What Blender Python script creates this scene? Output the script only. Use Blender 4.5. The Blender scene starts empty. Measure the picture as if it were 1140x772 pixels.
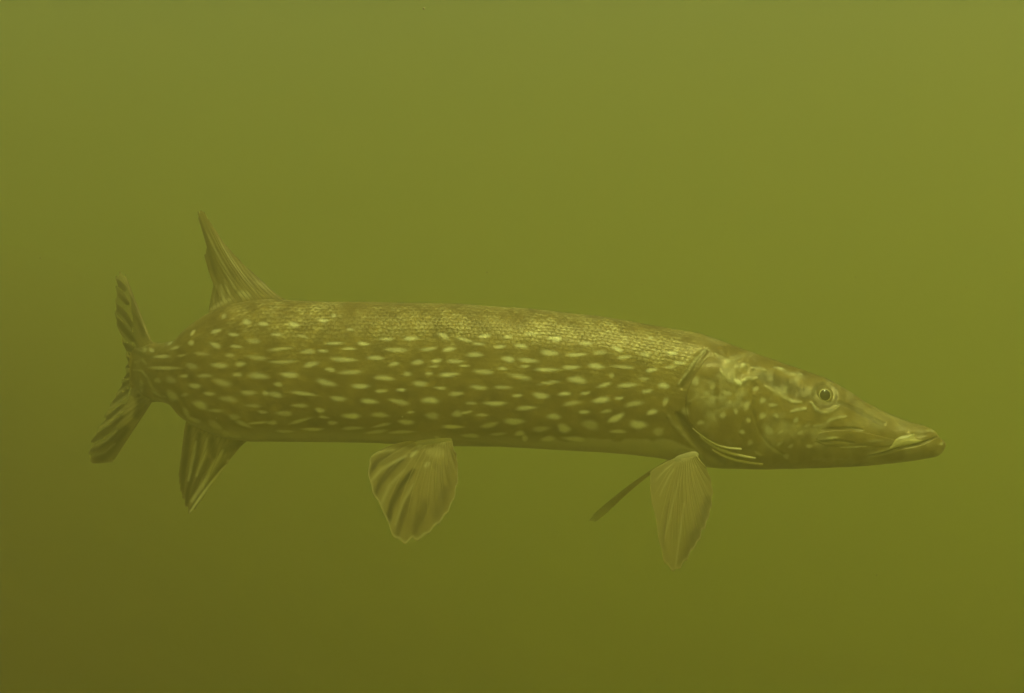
import bpy, math, random
import numpy as np
from mathutils import Vector
from mathutils.bvhtree import BVHTree

random.seed(4)
rng = np.random.default_rng(11)
sc = bpy.context.scene
COL = sc.collection

# ------------------------------------------------------------------ camera
S = 1.2 / 1140.0            # metres for one picture unit at the fish's mid plane
D = 1.5                     # camera to the fish's mid plane
ZC = 2.6                    # camera height above the lake bed datum
cam_d = bpy.data.cameras.new('camera')
cam = bpy.data.objects.new('camera', cam_d)
COL.objects.link(cam)
cam.location = (0, -D, ZC)
cam.rotation_euler = (math.radians(90), 0, 0)
cam_d.sensor_width = 36.0
cam_d.lens = 36.0 * D / 1.2
cam_d.clip_start = 0.01
cam_d.clip_end = 500.0
sc.camera = cam

# ------------------------------------------------------------------ light
SUN_EL, SUN_AZ = 59.0, 148.0     # elevation; azimuth measured from +Y towards +X
w = bpy.data.worlds.new('World')
sc.world = w
w.use_nodes = True
nt = w.node_tree
nt.nodes.clear()
wo = nt.nodes.new('ShaderNodeOutputWorld')
bg = nt.nodes.new('ShaderNodeBackground')
sky = nt.nodes.new('ShaderNodeTexSky')
sky.sky_type = 'NISHITA'
sky.sun_disc = False
sky.sun_elevation = math.radians(SUN_EL)
sky.sun_rotation = math.radians(SUN_AZ)
bg.inputs['Strength'].default_value = 0.08
nt.links.new(sky.outputs['Color'], bg.inputs['Color'])
nt.links.new(bg.outputs['Background'], wo.inputs['Surface'])
sun_d = bpy.data.lights.new('sun', 'SUN')
sun_d.energy = 5.0
sun_d.angle = math.radians(9.0)
sun_d.color = (1.0, 0.90, 0.76)
sun = bpy.data.objects.new('sun', sun_d)
COL.objects.link(sun)
el, az = math.radians(SUN_EL), math.radians(SUN_AZ)
to_sun = Vector((math.sin(az) * math.cos(el), math.cos(az) * math.cos(el), math.sin(el)))
sun.rotation_euler = to_sun.to_track_quat('Z', 'Y').to_euler()
sun.location = (3, 2, 12)

vs = sc.view_settings
vs.view_transform = 'Standard'
vs.look = 'None'
vs.gamma = 1.0
vs.exposure = -0.04
cy = sc.cycles
cy.max_bounces = 12
cy.volume_bounces = 5
cy.diffuse_bounces = 3
cy.transparent_max_bounces = 16
cy.use_denoising = True
cy.sample_clamp_indirect = 8.0

# ------------------------------------------------------------------ helpers
def P(px, py, Y=0.0):
    """fish drawing units -> metres, at depth Y behind the fish's mid plane"""
    f = S * (D + Y) / D
    return np.stack(np.broadcast_arrays((np.asarray(px, float) - 570.0) * f,
                                        np.asarray(Y, float),
                                        ZC - (np.asarray(py, float) - 386.0) * f), -1)

def proj(p):
    f = D / (D + p[..., 1]) / S
    return 570.0 + p[..., 0] * f, 386.0 - (p[..., 2] - ZC) * f

def mesh_obj(name, verts, faces, mat=None, parent=None, smooth=True, attrs=None):
    me = bpy.data.meshes.new(name)
    verts = np.asarray(verts, np.float32)
    me.vertices.add(len(verts))
    me.vertices.foreach_set('co', verts.ravel())
    if isinstance(faces, np.ndarray):
        k = faces.shape[1]
        me.loops.add(faces.size)
        me.loops.foreach_set('vertex_index', faces.ravel().astype(np.int32))
        me.polygons.add(len(faces))
        me.polygons.foreach_set('loop_start', (np.arange(len(faces)) * k).astype(np.int32))
        me.polygons.foreach_set('loop_total', np.full(len(faces), k, np.int32))
    else:
        n = sum(len(f) for f in faces)
        me.loops.add(n)
        me.loops.foreach_set('vertex_index', np.concatenate([np.array(f) for f in faces]).astype(np.int32))
        tot = np.array([len(f) for f in faces], np.int32)
        me.polygons.add(len(faces))
        me.polygons.foreach_set('loop_start', np.concatenate([[0], np.cumsum(tot)[:-1]]).astype(np.int32))
        me.polygons.foreach_set('loop_total', tot)
    me.update(calc_edges=True)
    me.validate()
    if smooth:
        me.polygons.foreach_set('use_smooth', np.ones(len(me.polygons), bool))
    for nm, arr in (attrs or {}).items():
        if arr.shape[1] == 4:
            a = me.attributes.new(nm, 'FLOAT_COLOR', 'POINT')
            a.data.foreach_set('color', arr.astype(np.float32).ravel())
        else:
            a = me.attributes.new(nm, 'FLOAT_VECTOR', 'POINT')
            a.data.foreach_set('vector', arr.astype(np.float32).ravel())
    if mat:
        me.materials.append(mat)
    o = bpy.data.objects.new(name, me)
    COL.objects.link(o)
    if parent:
        o.parent = parent
    return o

def grid_faces(nu, nv, wrap=False):
    i, j = np.meshgrid(np.arange(nu - 1), np.arange(nv if wrap else nv - 1), indexing='ij')
    j2 = (j + 1) % nv
    return np.stack([i * nv + j, (i + 1) * nv + j, (i + 1) * nv + j2, i * nv + j2], -1).reshape(-1, 4)

def gsmooth(a, sig):
    r = int(3 * sig) + 1
    k = np.exp(-0.5 * (np.arange(-r, r + 1) / sig) ** 2)
    k /= k.sum()
    return np.convolve(np.pad(a, r, mode='edge'), k, mode='valid')

def sstep(a, b, x):
    t = np.clip((x - a) / (b - a), 0, 1)
    return t * t * (3 - 2 * t)

def stroke(X, Y, poly, w, soft=0.6, taper=0.0):
    """soft mask (0..1) of a line of half-width w through poly"""
    out = np.zeros(X.shape)
    poly = np.asarray(poly, float)
    m = w * (1 + soft) + 1
    idx = np.where((X > poly[:, 0].min() - m) & (X < poly[:, 0].max() + m) &
                   (Y > poly[:, 1].min() - m) & (Y < poly[:, 1].max() + m))
    if len(idx[0]) == 0:
        return out
    x, y = X[idx], Y[idx]
    seg = np.hypot(*(poly[1:] - poly[:-1]).T)
    cum = np.concatenate([[0], np.cumsum(seg)])
    best = np.full(x.shape, 1e9)
    tt = np.zeros(x.shape)
    for k in range(len(poly) - 1):
        a, b = poly[k], poly[k + 1]
        d = b - a
        L2 = max(d @ d, 1e-9)
        t = np.clip(((x - a[0]) * d[0] + (y - a[1]) * d[1]) / L2, 0, 1)
        dd = np.hypot(x - a[0] - t * d[0], y - a[1] - t * d[1])
        u = dd < best
        best[u] = dd[u]
        tt[u] = (cum[k] + t[u] * seg[k]) / cum[-1]
    wl = w * np.ones_like(tt)
    if taper > 0:
        wl = w * (1 - taper + taper * np.sin(np.pi * np.clip(tt, 0.02, 0.98)) ** 0.6)
    out[idx] = 1 - sstep(1 - soft, 1 + soft, best / wl)
    return out

def blob(X, Y, cx, cy_, a, b, deg=0.0, soft=0.45, wob=None):
    out = np.zeros(X.shape)
    m = max(a, b) * (1 + soft) + 2
    idx = np.where((abs(X - cx) < m) & (abs(Y - cy_) < m))
    if len(idx[0]) == 0:
        return out
    x, y = X[idx] - cx, Y[idx] - cy_
    c, s = math.cos(math.radians(deg)), math.sin(math.radians(deg))
    u, v = (x * c + y * s) / a, (-x * s + y * c) / b
    r = np.hypot(u, v)
    if wob is not None:
        ang = np.arctan2(v, u)
        r = r * (1 + 0.12 * np.sin(2 * ang + wob) + 0.07 * np.sin(3 * ang + wob * 2.3) + 0.03 * np.sin(5 * ang + wob * 5.1))
    out[idx] = 1 - sstep(1 - soft, 1 + soft, r)
    return out

def noise2(X, Y, scale, seed):
    """cheap smooth value noise in -1..1"""
    r = np.random.default_rng(seed)
    g = r.uniform(-1, 1, (64, 64))
    x, y = X / scale, Y / scale
    xi, yi = np.floor(x).astype(int), np.floor(y).astype(int)
    fx, fy = x - xi, y - yi
    fx, fy = fx * fx * (3 - 2 * fx), fy * fy * (3 - 2 * fy)
    G = lambda a, b: g[a % 64, b % 64]
    return ((G(xi, yi) * (1 - fx) + G(xi + 1, yi) * fx) * (1 - fy) +
            (G(xi, yi + 1) * (1 - fx) + G(xi + 1, yi + 1) * fx) * fy)

# ------------------------------------------------------------------ materials
def new_mat(name):
    m = bpy.data.materials.new(name)
    m.use_nodes = True
    n = m.node_tree.nodes
    n.clear()
    o = n.new('ShaderNodeOutputMaterial')
    b = n.new('ShaderNodeBsdfPrincipled')
    m.node_tree.links.new(b.outputs[0], o.inputs['Surface'])
    return m, m.node_tree, b, o

def mixc(t, fac, a, b):
    n = t.nodes.new('ShaderNodeMix')
    n.data_type = 'RGBA'
    for s, v in ((n.inputs[0], fac), (n.inputs[6], a), (n.inputs[7], b)):
        if hasattr(v, 'is_output'):
            t.links.new(v, s)
        elif isinstance(v, tuple):
            s.default_value = (*v, 1)
        else:
            s.default_value = v
    return n.outputs[2]

def mth(t, op, a, b=None, clamp=False):
    n = t.nodes.new('ShaderNodeMath')
    n.operation = op
    n.use_clamp = clamp
    for i, v in enumerate((a, b)):
        if v is None:
            continue
        if hasattr(v, 'is_output'):
            t.links.new(v, n.inputs[i])
        else:
            n.inputs[i].default_value = v
    return n.outputs[0]

BASE_A, BASE_B = (0.085, 0.050, 0.006), (0.235, 0.165, 0.040)
PALE, DARK, GOLD = (0.84, 0.81, 0.58), (0.035, 0.022, 0.006), (0.78, 0.71, 0.42)

def skin_material(name):
    m, t, b, o = new_mat(name)
    at = t.nodes.new('ShaderNodeAttribute'); at.attribute_name = 'pigment'
    sp = t.nodes.new('ShaderNodeSeparateColor')
    t.links.new(at.outputs['Color'], sp.inputs[0])
    pale, dark, scl = sp.outputs[0], sp.outputs[1], sp.outputs[2]
    uv = t.nodes.new('ShaderNodeAttribute'); uv.attribute_name = 'skin_uv'
    # slow mottling
    no = t.nodes.new('ShaderNodeTexNoise')
    no.inputs['Scale'].default_value = 0.045
    no.inputs['Detail'].default_value = 5
    no.inputs['Roughness'].default_value = 0.62
    t.links.new(uv.outputs['Vector'], no.inputs['Vector'])
    mr = t.nodes.new('ShaderNodeMapRange')
    mr.inputs[1].default_value = 0.32; mr.inputs[2].default_value = 0.68
    t.links.new(no.outputs['Fac'], mr.inputs[0])
    # scales
    vo = t.nodes.new('ShaderNodeTexVoronoi')
    vo.voronoi_dimensions = '2D'
    vo.inputs['Scale'].default_value = 1 / 4.7
    vo.inputs['Randomness'].default_value = 0.28
    wn = t.nodes.new('ShaderNodeTexNoise')
    wn.inputs['Scale'].default_value = 0.07; wn.inputs['Detail'].default_value = 2
    t.links.new(uv.outputs['Vector'], wn.inputs['Vector'])
    va = t.nodes.new('ShaderNodeVectorMath'); va.operation = 'MULTIPLY_ADD'
    t.links.new(wn.outputs['Color'], va.inputs[0]); va.inputs[1].default_value = (9, 7, 0)
    t.links.new(uv.outputs['Vector'], va.inputs[2])
    vm = t.nodes.new('ShaderNodeVectorMath'); vm.operation = 'MULTIPLY'
    t.links.new(va.outputs[0], vm.inputs[0]); vm.inputs[1].default_value = (0.82, 1.0, 1.0)
    sx_ = t.nodes.new('ShaderNodeSeparateXYZ'); t.links.new(vm.outputs[0], sx_.inputs[0])
    row = mth(t, 'FLOOR', mth(t, 'DIVIDE', sx_.outputs[1], 4.7))
    off = mth(t, 'MULTIPLY', mth(t, 'MODULO', mth(t, 'ABSOLUTE', row), 2.0), 2.35)
    cx_ = t.nodes.new('ShaderNodeCombineXYZ')
    t.links.new(mth(t, 'ADD', sx_.outputs[0], off), cx_.inputs[0]); t.links.new(sx_.outputs[1], cx_.inputs[1])
    t.links.new(cx_.outputs[0], vo.inputs['Vector'])
    vs_ = t.nodes.new('ShaderNodeSeparateColor')
    t.links.new(vo.outputs['Color'], vs_.inputs[0])
    hgt = mth(t, 'SUBTRACT', 1.0, mth(t, 'POWER', mth(t, 'MULTIPLY', vo.outputs['Distance'], 1.55), 2.0), True)
    # fine grain
    n2 = t.nodes.new('ShaderNodeTexNoise')
    n2.inputs['Scale'].default_value = 0.6
    n2.inputs['Detail'].default_value = 4
    t.links.new(uv.outputs['Vector'], n2.inputs['Vector'])
    base = mixc(t, mr.outputs[0], BASE_A, BASE_B)
    fl = mth(t, 'MULTIPLY', mth(t, 'MULTIPLY', mth(t, 'POWER', hgt, 2.0), scl),
             mth(t, 'MULTIPLY', mth(t, 'ADD', mth(t, 'MULTIPLY', vs_.outputs[0], 0.85), 0.10),
                 mth(t, 'ADD', mth(t, 'MULTIPLY', mr.outputs[0], 0.9), 0.25)), True)
    base = mixc(t, fl, base, GOLD)
    base = mixc(t, dark, base, DARK)
    pv = mth(t, 'MULTIPLY', pale, mth(t, 'ADD', mth(t, 'MULTIPLY', n2.outputs['Fac'], 0.5), 0.72), True)
    base = mixc(t, pv, base, PALE)
    t.links.new(base, b.inputs['Base Color'])
    b.inputs['Roughness'].default_value = 0.34
    b.inputs['Specular IOR Level'].default_value = 0.75
    b.inputs['Specular Tint'].default_value = (1.0, 0.86, 0.5, 1)
    bh = mth(t, 'ADD', mth(t, 'MULTIPLY', hgt, mth(t, 'ADD', mth(t, 'MULTIPLY', scl, 0.9), 0.06)),
             mth(t, 'MULTIPLY', n2.outputs['Fac'], 0.5))
    bu = t.nodes.new('ShaderNodeBump')
    bu.inputs['Strength'].default_value = 0.42
    bu.inputs['Distance'].default_value = 0.0011
    t.links.new(bh, bu.inputs['Height'])
    t.links.new(bu.outputs[0], b.inputs['Normal'])
    return m

def fin_material(name, tint, alpha=0.62):
    m, t, b, o = new_mat(name)
    at = t.nodes.new('ShaderNodeAttribute'); at.attribute_name = 'pigment'
    sp = t.nodes.new('ShaderNodeSeparateColor')
    t.links.new(at.outputs['Color'], sp.inputs[0])
    uv = t.nodes.new('ShaderNodeAttribute'); uv.attribute_name = 'skin_uv'
    no = t.nodes.new('ShaderNodeTexNoise')
    no.inputs['Scale'].default_value = 0.12
    no.inputs['Detail'].default_value = 5
    t.links.new(uv.outputs['Vector'], no.inputs['Vector'])
    c = mixc(t, no.outputs['Fac'], tuple(x * 0.6 for x in tint), tuple(x * 1.3 for x in tint))
    c = mixc(t, sp.outputs[1], c, (0.026, 0.016, 0.003))
    c = mixc(t, sp.outputs[0], c, (0.82, 0.78, 0.50))
    t.links.new(c, b.inputs['Base Color'])
    b.inputs['Roughness'].default_value = 0.45
    b.inputs['Specular IOR Level'].default_value = 0.35
    tr = t.nodes.new('ShaderNodeBsdfTranslucent')
    t.links.new(c, tr.inputs['Color'])
    mx = t.nodes.new('ShaderNodeMixShader')
    mx.inputs[0].default_value = 0.28
    t.links.new(b.outputs[0], mx.inputs[1]); t.links.new(tr.outputs[0], mx.inputs[2])
    tp = t.nodes.new('ShaderNodeBsdfTransparent')
    m2 = t.nodes.new('ShaderNodeMixShader')
    al = mth(t, 'ADD', mth(t, 'MULTIPLY', sp.outputs[2], 1 - alpha), alpha, True)
    t.links.new(al, m2.inputs[0])
    t.links.new(tp.outputs[0], m2.inputs[1]); t.links.new(mx.outputs[0], m2.inputs[2])
    t.links.new(m2.outputs[0], o.inputs['Surface'])
    return m

def plain_material(name, c1, c2, rough, scale=300.0, spec=0.5):
    m, t, b, o = new_mat(name)
    tc = t.nodes.new('ShaderNodeTexCoord')
    no = t.nodes.new('ShaderNodeTexNoise')
    no.inputs['Scale'].default_value = scale
    no.inputs['Detail'].default_value = 4
    t.links.new(tc.outputs['Object'], no.inputs['Vector'])
    t.links.new(mixc(t, no.outputs['Fac'], c1, c2), b.inputs['Base Color'])
    b.inputs['Roughness'].default_value = rough
    b.inputs['Specular IOR Level'].default_value = spec
    return m

M_SKIN = skin_material('pike_skin')
M_FIN = fin_material('fin_membrane', (0.36, 0.28, 0.11))
M_RAY = plain_material('fin_ray', (0.28, 0.22, 0.085), (0.46, 0.39, 0.17), 0.45)
M_DRAY = plain_material('dark_fin_ray', (0.10, 0.075, 0.025), (0.24, 0.19, 0.07), 0.5)
M_TAIL = fin_material('tail_membrane', (0.42, 0.35, 0.16), 0.34)
M_EYE = plain_material('eye_rim', (0.14, 0.10, 0.03), (0.26, 0.20, 0.07), 0.3)
M_IRIS = plain_material('iris_gold', (0.50, 0.44, 0.20), (0.72, 0.66, 0.36), 0.3, 500)
M_PUPIL = plain_material('pupil_black', (0.004, 0.003, 0.002), (0.006, 0.005, 0.003), 0.08)
M_BONE = plain_material('pale_bone', (0.34, 0.28, 0.12), (0.66, 0.60, 0.32), 0.35, 220)

# ------------------------------------------------------------------ the setting: lake bed
def bed_h(x, y):
    h = 0.92 + 0.10 * np.sin(x * 0.9 + 0.4) * np.sin(y * 0.7) + 0.05 * np.sin(x * 2.3 + y * 1.9)
    h = h + 2.5 * (1 - sstep(-4.6, 0.9, x)) + 0.25 * (1 - sstep(-3.0, 0.5, x)) * np.exp(-((y - 2.0) / 3.0) ** 2)  # unseen bank, added to darken the view's left and lower left
    return h + 0.03 * noise2(x, y, 0.35, 3) + 0.012 * noise2(x, y, 0.09, 5)

gx = np.concatenate([np.linspace(-18, -6, 40, endpoint=False), np.linspace(-6, 6, 240, endpoint=False), np.linspace(6, 18, 40)])
gy = np.concatenate([np.linspace(-14, -3, 40, endpoint=False), np.linspace(-3, 9, 240, endpoint=False), np.linspace(9, 18, 30)])
GX, GY = np.meshgrid(gx, gy, indexing='ij')
bed_v = np.stack([GX, GY, bed_h(GX, GY)], -1).reshape(-1, 3)
m, t, b, o = new_mat('silt')
tc = t.nodes.new('ShaderNodeTexCoord')
no = t.nodes.new('ShaderNodeTexNoise'); no.inputs['Scale'].default_value = 6; no.inputs['Detail'].default_value = 8
t.links.new(tc.outputs['Object'], no.inputs['Vector'])
t.links.new(mixc(t, no.outputs['Fac'], (0.015, 0.010, 0.003), (0.055, 0.036, 0.012)), b.inputs['Base Color'])
b.inputs['Roughness'].default_value = 0.9
bu = t.nodes.new('ShaderNodeBump'); bu.inputs['Strength'].default_value = 0.6; bu.inputs['Distance'].default_value = 0.02
t.links.new(no.outputs['Fac'], bu.inputs['Height']); t.links.new(bu.outputs[0], b.inputs['Normal'])
bed = mesh_obj('lake_bed', bed_v, grid_faces(len(gx), len(gy)), m)
bed['kind'] = 'structure'
bed['label'] = 'dark brown silty lake bed with an added left bank that darkens the corner'
bed['category'] = 'lake bed'

# ------------------------------------------------------------------ the pike: body surface
TOP = [(145, 394), (150, 387), (160, 381.5), (170, 381), (180, 382.5), (190, 380.5), (200, 377.5), (207, 372), (213, 364), (222, 356.5),
       (231, 350), (245, 343), (259, 338.5), (280, 334.5), (300, 333), (318, 334), (340, 335), (365, 336), (398, 336), (460, 337.4),
       (516, 338.5), (544, 341), (580, 343), (620, 347), (662, 351.5), (697, 357), (718, 361.5), (746, 366), (780, 371.5), (810, 382),
       (827, 389), (856, 399), (872, 405), (894, 412), (906, 416.5), (916, 420), (924, 423.5), (931, 427.5), (941, 433), (951, 439.5), (961, 446.5),
       (975, 454), (987, 460), (1001, 466), (1015, 471), (1025, 473), (1034, 476.5), (1041, 481.5), (1043.5, 487), (1049, 489.5), (1052.5, 494)]
BOT = [(145, 434), (150, 441), (158, 447), (166, 448.5), (175, 447.5), (186, 449), (197, 453), (203, 459), (208, 467), (219, 474.5), (231, 480),
       (244, 486), (257, 489.5), (280, 492), (330, 492), (370, 492.5), (420, 493.5), (460, 495.5), (508, 497), (558, 497.5), (586, 499), (620, 501),
       (662, 503), (704, 506.5), (732, 509.6), (755, 514), (775, 519), (800, 522), (850, 522.5), (900, 521.5), (940, 520), (970, 518), (1001, 515),
       (1022, 512), (1040, 508.5), (1046.7, 505), (1051, 499), (1052.5, 496)]
HW = [(145, 0.4), (151, 2.5), (159, 7.5), (167, 13.5), (178, 18), (190, 22), (207, 27), (231, 34), (260, 40), (300, 46), (400, 52), (550, 54), (680, 53), (760, 50), (800, 50),
      (840, 47), (880, 42), (915, 37), (940, 33), (970, 30), (1000, 28), (1020, 25.5), (1036, 20), (1045, 14), (1050, 7), (1052.5, 1)]
YSP = [(145, 0.113), (150, 0.105), (165, 0.082), (180, 0.058), (195, 0.036), (207, 0.021), (220, 0.010), (235, 0.004), (255, 0.001), (280, 0), (1060, 0)]
NSQ = [(150, 2.0), (250, 2.15), (700, 2.3), (800, 2.25), (900, 2.2), (960, 2.3), (1052, 2.4)]
xs = np.concatenate([np.arange(145, 1030, 1.25), np.arange(1030, 1050, 0.8), np.arange(1050, 1052.6, 0.4)])
def tab(T, x, sig=3.0):
    T = np.array(T, float)
    xx = np.arange(T[0, 0] - 30, T[-1, 0] + 30, 0.5)
    v = np.interp(xx, T[:, 0], T[:, 1])
    return np.interp(x, xx, gsmooth(v, sig / 0.5))
top_, bot_ = tab(TOP, xs, 2.2), tab(BOT, xs, 2.2)
tip = sstep(1040, 1052.5, xs)
top_ = top_ * (1 - tip) + np.interp(xs, *np.array(TOP).T) * tip
bot_ = bot_ * (1 - tip) + np.interp(xs, *np.array(BOT).T) * tip
hw_, ysp_, nsq_ = tab(HW, xs, 4), tab(YSP, xs, 6), tab(NSQ, xs, 8)
hw_ = hw_ * (1 - tip) + np.interp(xs, *np.array(HW).T) * tip
cyy, hh = (top_ + bot_) / 2, (bot_ - top_) / 2
NT = 336

def ring_surface(step=1, nt=NT):
    x, c, h, wd, ys, nq = (a[::step] for a in (xs, cyy, hh, hw_, ysp_, nsq_))
    C = P(x, c, ys)
    f = S * (D + ys) / D
    dx = np.gradient(C[:, 0]); dy = np.gradient(C[:, 1])
    L = np.hypot(dx, dy)
    nx, ny = dy / L, -dx / L                  # towards the viewer
    th = np.linspace(0, 2 * np.pi, nt, endpoint=False)
    co, si = np.cos(th), np.sin(th)
    ex = 2.0 / nq[:, None]
    a = np.sign(co) * np.abs(co) ** ex
    b_ = np.sign(si) * np.abs(si) ** ex
    # the head narrows towards the skull roof, the belly is a little flattened
    hd = sstep(800, 900, x)[:, None] * (1 - sstep(985, 1030, x))[:, None]
    a = a * (1 - 0.26 * hd * np.clip(b_, 0, 1) ** 1.3)
    V = np.empty((len(x), nt, 3))
    V[..., 0] = C[:, None, 0] + (nx * wd * f)[:, None] * a
    V[..., 1] = C[:, None, 1] + (ny * wd * f)[:, None] * a
    V[..., 2] = C[:, None, 2] + (h * f)[:, None] * b_
    return V, a

def grid_normals(V):
    du = np.gradient(V, axis=0)
    dv = np.roll(V, -1, 1) - np.roll(V, 1, 1)
    n = np.cross(dv, du)
    return n / np.maximum(np.linalg.norm(n, axis=-1, keepdims=True), 1e-12)

V, A = ring_surface()
N = grid_normals(V)
ci = len(xs) // 2
if N[ci, 0] @ np.array([0, -1, 0]) < 0:
    N = -N
# feature coordinates: the near flank's drawing, mirrored onto the far flank
FX, FY = proj(V)
mir = (NT // 2 - np.arange(NT)) % NT          # theta -> pi - theta
far = np.cos(np.linspace(0, 2 * np.pi, NT, endpoint=False)) < -1e-6
FX[:, far] = FX[:, mir[far]]
FY[:, far] = FY[:, mir[far]]
SX, SY = FX.copy(), FY.copy()
SX[:, far] += 11.0
SY[:, far] += 5.0

# traced spots: window origin, then (x, y, length, thickness, tilt) in 1/7.125 units
SPOTS = {
 (140, 325): [(350,410,50,20,-30),(390,445,60,25,-20),(440,505,60,22,-10),(530,325,50,25,-50),(517,405,45,35,-15),(600,492,110,25,5),(290,515,110,30,0),
  (300,605,240,25,2),(520,590,90,45,5),(745,585,110,45,3),(910,575,75,35,0),(825,505,80,28,5),(712,425,80,40,15),(715,312,70,35,-15),(778,195,40,35,-30),
  (855,340,85,25,5),(875,435,80,25,5),(1015,392,90,40,10),(960,240,70,40,20),(1090,255,80,30,0),(1045,525,130,38,5),(1050,668,140,50,10),(885,660,80,25,3),
  (765,722,130,50,10),(625,667,85,30,0),(460,670,60,25,3),(355,700,85,50,15),(250,705,45,45,0),(545,748,80,45,10),(150,460,40,35,-20),(205,465,30,40,-50)],
 (140, 405): [(660,240,75,32,3),(465,248,50,35,0),(365,255,110,60,50),(245,240,100,25,30),(815,282,110,50,8),(970,232,105,38,8),(1110,235,60,30,10),
  (1010,335,110,30,0),(1085,385,65,30,10),(590,330,120,60,30),(710,372,130,25,0),(480,395,90,40,55),(545,450,110,40,25),(860,425,90,45,15),(930,480,130,35,20),
  (1060,470,160,25,-5),(710,490,120,60,40),(800,560,110,50,30),(870,580,120,35,0)],
 (300, 325): [(80,455,160,28,-5),(60,340,90,25,5),(195,262,90,35,10),(265,355,80,22,15),(510,410,120,25,0),(745,412,95,25,10),(640,297,60,18,0),(930,378,90,25,0),
  (1120,370,100,32,0),(305,475,120,32,-3),(425,470,80,22,0),(630,452,90,20,0),(1005,462,170,32,5),(585,538,210,30,2),(840,525,115,30,0),(105,557,170,28,0),
  (330,577,120,38,-8),(480,617,80,25,5),(640,640,150,35,-3),(990,572,70,30,-5),(160,660,140,38,5),(450,722,150,45,10),(910,685,135,38,5),(720,750,130,35,5),
  (1095,652,70,25,0),(70,735,60,35,0),(425,228,70,28,5),(510,190,35,25,0)],
 (300, 405): [(45,245,110,42,8),(265,237,160,32,6),(240,333,110,30,5),(545,278,130,36,8),(790,300,130,38,2),(1030,303,130,42,12),(885,218,90,25,2),(1045,208,80,22,0),
  (120,395,110,45,-3),(240,455,150,32,-15),(20,470,80,32,5),(400,370,80,35,5),(430,425,70,25,5),(650,418,120,50,5),(500,470,80,30,5),(875,408,130,38,0),
  (345,522,140,32,0),(655,515,150,32,0),(890,490,150,22,-12),(1085,465,110,42,0),(1120,385,50,20,0),(840,545,180,30,-5),(120,540,160,25,0),(1040,545,180,30,-4)],
 (460, 325): [(120,455,110,32,-5),(285,457,105,30,-5),(240,350,90,35,20),(405,380,110,30,15),(565,352,85,32,-3),(750,358,75,25,0),(935,333,100,22,0),(1110,370,80,30,0),
  (685,438,85,28,0),(520,415,100,20,3),(855,430,90,32,3),(1080,485,115,48,8),(490,500,130,35,3),(755,535,100,42,5),(910,545,130,38,3),(35,560,85,42,0),(185,548,90,25,-3),
  (330,552,120,28,0),(560,635,130,42,5),(280,657,140,35,0),(125,650,65,25,0),(850,675,150,35,8),(1060,618,160,32,2),(1080,722,160,20,-5),(55,730,115,40,2),
  (405,585,70,15,0),(165,590,70,15,0),(885,592,80,20,0),(710,610,70,20,0)],
 (460, 405): [(215,195,75,22,3),(340,240,100,38,2),(135,292,140,42,3),(520,190,115,32,3),(710,188,120,30,3),(825,254,80,22,0),(1015,255,130,42,5),(460,315,75,25,0),
  (650,317,150,38,2),(895,352,155,32,-2),(345,400,80,50,-15),(420,388,80,22,-10),(545,408,80,25,5),(150,415,110,48,5),(800,460,140,50,-3),(1115,420,90,50,5),
  (600,490,130,40,-8),(310,502,170,28,0),(455,573,130,38,0),(670,560,110,30,-2),(845,555,80,40,0),(885,595,60,50,50),(1010,520,110,50,-8),(1070,600,110,50,0),
  (205,597,90,30,20),(245,630,60,30,0)],
 (620, 325): [(230,410,85,24,5),(150,500,150,28,0),(340,485,110,28,-5),(480,455,80,35,20),(530,520,85,28,-3),(700,498,85,35,10),(910,487,90,28,0),(970,565,80,30,0),
  (895,598,80,25,3),(110,600,140,28,0),(310,590,120,40,3),(530,597,150,30,5),(750,622,85,30,-3),(160,700,150,45,8),(690,690,75,25,-3),(555,742,125,38,-3),
  (375,740,110,28,-12),(435,665,40,35,0),(845,745,75,50,0),(0,375,60,50,0),(745,365,40,18,0)],
 (620, 405): [(60,240,95,30,-8),(225,235,65,25,-8),(120,315,125,38,-5),(350,290,140,42,-8),(495,275,65,25,-12),(615,318,120,48,-8),(710,220,85,28,-3),(215,385,85,25,-5),
  (390,378,75,28,-12),(470,432,110,52,-22),(755,385,85,38,-8),(265,487,125,75,3),(645,485,110,75,0),(485,537,110,32,5),(805,540,85,60,0),(55,515,90,70,0),
  (150,600,160,50,5),(860,300,40,70,10)],
}
HEAD_SPOTS = [(831,451.5,3.6,4.4,20),(849,463,4,2.8,0),(856,479.5,4.6,5,-40),(849,446,3.5,2.5,0),(809,438,5,2.6,15),(841,433,3,2.4,0),(886,468,2.8,2.4,-20),
  (774,425,4,4,0),(763,458,3.5,3.5,0),(804,462,3.2,3.2,0),(780,470,4.5,1.8,0),(833,468,2.4,2.4,0),(860,451,4,2,5),(864,463,3,2.4,0),(835,493,2.6,3.2,0),
  (875,508,3.4,2.4,20),(891,482,3,2.4,-20),(869,481,4.5,1.5,-35),(819,458,2.4,2.8,0),(844,505,5,1.6,25),(868,494,4,1.6,-30),(826,481,3,2.2,0),(880,497,3,1.8,-20),
  (901,497,4,1.8,-10),(812,448,2.5,2,0)]
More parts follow.
